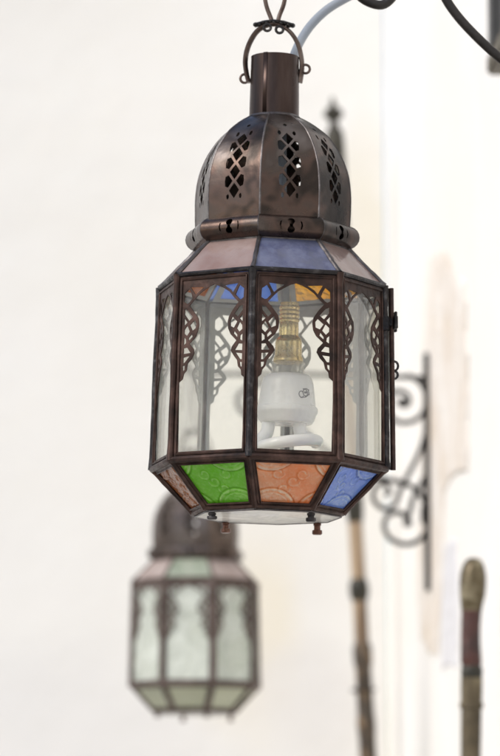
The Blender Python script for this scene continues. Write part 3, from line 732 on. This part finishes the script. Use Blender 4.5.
# ------------------------------------------------------------------ things along the walls
def loft(name, rows, mat, par, n=14, flat=1.0):
    """rows: (point, radius); a turned piece along a line"""
    bm = bmesh.new(); ax = (rows[-1][0]-rows[0][0]).normalized(); a = ax.orthogonal().normalized(); b = ax.cross(a); rings = []
    for p, r in rows: rings.append([bm.verts.new(p+(a*math.cos(2*math.pi*k/n)+b*math.sin(2*math.pi*k/n))*r) for k in range(n)])
    for A, B in zip(rings, rings[1:]):
        for k in range(n): bm.faces.new((A[k], A[(k+1) % n], B[(k+1) % n], B[k]))
    bm.faces.new(rings[0]); bm.faces.new(rings[-1])
    return bm_link(name, bm, mat, par)
lance = thing('banded_pole', 'tall thin tan pole with dark bands and a dark spear-like finial in the corner', 'pole')
YP = 5.56; SP = YP/F/.99
def lp(y): return at(333+(y-108)*(35/648), y, YP)
base = lp(900)
def rows(lst): return [(lp(y)-base, w*SP/2) for y, w in lst]
loft('finial', rows([(97, 2), (101, 5), (107, 8), (110, 17), (114, 21), (118, 17), (121, 8), (126, 10), (133, 18), (145, 20), (165, 20), (210, 18), (260, 17)]), 'darkband', lance)
loft('shaft', rows([(262, 13), (400, 13.5), (560, 14.5), (648, 14.5)]), 'wood', lance)
loft('band', rows([(486, 14), (489, 17), (508, 18), (520, 16), (523, 14)]), 'darkband', lance)
loft('band', rows([(578, 14), (582, 18), (588, 20), (596, 19), (602, 14)]), 'darkband', lance)
loft('carved_butt', rows([(643, 15), (647, 19), (662, 19), (668, 16), (715, 17), (722, 19), (732, 18), (740, 17), (800, 18), (890, 19), (900, 15)]), 'carved', lance)
lance.location = base
bm = bmesh.new()
for y in (690,):
    p = lp(y); q = p+Vector((0, .09, 0))
    tube(bm, catmull([q, p+Vector((-.018, .03, 0)), p+Vector((-.017, -.014, 0)), p+Vector((0, -.019, 0)), p+Vector((.017, -.012, 0))], 5), .0022, 8)
tag(bm_link('wall_hook', bm, 'iron', None), 'thin dark wire hook holding the banded pole against the back wall', 'hook')

sword = thing('sheathed_sword', 'upright old sword with rounded olive pommel and dark red grip by the right wall', 'sword')
YS = 4.12; SS = YS/F/.99
def spn(y, dx=0): return at(473-(y-560)*.012+dx, y, YS)
sb = spn(930)
def srows(lst): return [(spn(y, dx)-sb, w*1.08*SS/2) for y, w, dx in lst]
loft('pommel', srows([(558, 7, 1), (560, 14, 1), (565, 19.5, .6), (574, 24, .3), (585, 25, 0), (596, 23.5, -.3), (606, 20, -1), (611, 19, -1)]), 'gilt', sword, 20)
loft('grip', srows([(611, 18.5, -1), (625, 18, -1.6), (640, 18, -1.6), (655, 19, -1), (662, 19.5, -.6), (667, 17, -.5)]), 'redgrip', sword, 20)
loft('guard', srows([(666, 18, -.5), (669, 20, 0), (674, 20, 0), (678, 19, 0)]), 'darkband', sword, 20)
loft('sheath', srows([(678, 20, 0), (690, 20, 0), (702, 19.5, 0), (703, 22, 0), (708, 22, 0), (709, 19, 0), (800, 18, 0), (900, 15, 0), (928, 8, 0), (930, 3, 0)]), 'scabbard', sword, 20)
sword.location = sb
bm = bmesh.new()
w1 = onwall(500, 672); hp_ = spn(800)
tube(bm, catmull([hp_+WN*-.10, hp_+Vector((.0, .016, 0)), hp_+Vector((-.016, .0, 0)), hp_+Vector((0, -.016, 0)), hp_+Vector((.012, -.012, 0))], 6), .0013, 8)
tag(bm_link('wall_hook', bm, 'iron', None), 'short dark iron hook holding the sword sheath to the right wall', 'hook')

def wall_slab(name, outline, thick, mat, label, cat, sub=0):
    pts = [onwall(x, y) for x, y in outline]
    bm = bmesh.new()
    # jagged edge between the traced corners
    ring = []
    for i, p in enumerate(pts):
        q = pts[(i+1) % len(pts)]
        for t in (0, .25, .5, .75):
            r = p.lerp(q, t); ring.append(r+(WD*noise.noise(r*37)+ZUP*noise.noise(r*41+ZUP))*.012*(1 if t else 0))
    a = [bm.verts.new(p-WN*.012) for p in ring]; cen = sum(ring, Vector())/len(ring)
    b = [bm.verts.new(p+WN*thick*.6) for p in ring]; c = [bm.verts.new(p.lerp(cen, .05)+WN*thick) for p in ring]
    n = len(ring)
    for A, B in ((a, b), (b, c)):
        for k in range(n): bm.faces.new((A[k], A[(k+1) % n], B[(k+1) % n], B[k]))
    bm.faces.new(c); bm.faces.new(a)
    return tag(bm_link(name, bm, mat, None, smooth=False), label, cat)
wall_slab('plaster_patch', [(430, 262), (437, 256), (449, 252), (456, 270), (466, 284), (468, 380), (468, 470), (456, 474), (446, 492), (444, 560), (440, 655), (429, 652), (421, 634), (418, 590), (421, 470), (423, 400), (426, 330)],
          .004, 'patch', 'tall patch of bare pinkish beige plaster behind the background bracket', 'plaster patch')
wall_slab('plaster_patch', [(447, 545), (458, 540), (461, 600), (461, 668), (444, 671), (444, 600)],
          .004, 'patchgrey', 'small greyish plaster patch left of the sword', 'plaster patch')
# dark framed panel high on the right wall
fr = thing('framed_panel', 'dark grey framed panel on the right wall, cut off by the top right corner', 'panel')
e0 = onwall(487.5, 75.5, .027); fr.location = e0
Rm = Matrix(((-WD.x, WN.x, 0), (-WD.y, WN.y, 0), (0, 0, 1)))
def fbox(name, c, s, mat):
    bm = bmesh.new(); box(bm, (0, 0, 0), s); bmesh.ops.bevel(bm, geom=bm.edges[:], offset=.003, segments=2, affect='EDGES')
    for v in bm.verts: v.co = Rm @ (v.co+Vector(c)-Vector((0, .0165, 0)))
    return bm_link(name, bm, mat, fr)
fbox('panel_board', (.31, 0, .36), (.60, .012, .70), 'slate')
fbox('frame_stile', (.02, .004, .36), (.04, .024, .66), 'slate'); fbox('frame_stile', (.60, .004, .36), (.04, .024, .66), 'slate')
fbox('frame_rail', (.31, .0045, .011), (.62, .026, .022), 'gold'); fbox('frame_rail', (.31, .0045, .709), (.62, .026, .022), 'gold')

# ------------------------------------------------------------------ light
w = bpy.data.worlds.new('World'); SC.world = w; w.use_nodes = True; nt = w.node_tree
bg = nt.nodes['Background']; sky = nt.nodes.new('ShaderNodeTexSky'); sky.sky_type = 'NISHITA'; sky.sun_disc = False
EL = R_(42); ts = Vector((-.80, -.52, 0)).normalized()*math.cos(EL)+ZUP*math.sin(EL)
sky.sun_elevation = EL; sky.sun_rotation = math.atan2(ts.x, ts.y) % (2*math.pi)
sky.air_density = 1.0; sky.dust_density = 1.6; sky.ozone_density = 1.0
nt.links.new(sky.outputs[0], bg.inputs[0]); bg.inputs[1].default_value = .12
sl = bpy.data.lights.new('sun', 'SUN'); sl.energy = 1.5; sl.angle = R_(30); sl.color = (1, .95, .88)
so = bpy.data.objects.new('sun', sl); C.objects.link(so); so.rotation_euler = ts.to_track_quat('Z', 'Y').to_euler()
so.location = (-3, -2, 5)
vs_ = SC.view_settings; vs_.view_transform = 'Standard'; vs_.look = 'None'; vs_.gamma = 1; vs_.exposure = .56
SC.cycles.max_bounces = 14; SC.cycles.transparent_max_bounces = 40; SC.cycles.diffuse_bounces = 6; SC.cycles.glossy_bounces = 6
SC.cycles.use_denoising = True
SC.cycles.sample_clamp_indirect = 8
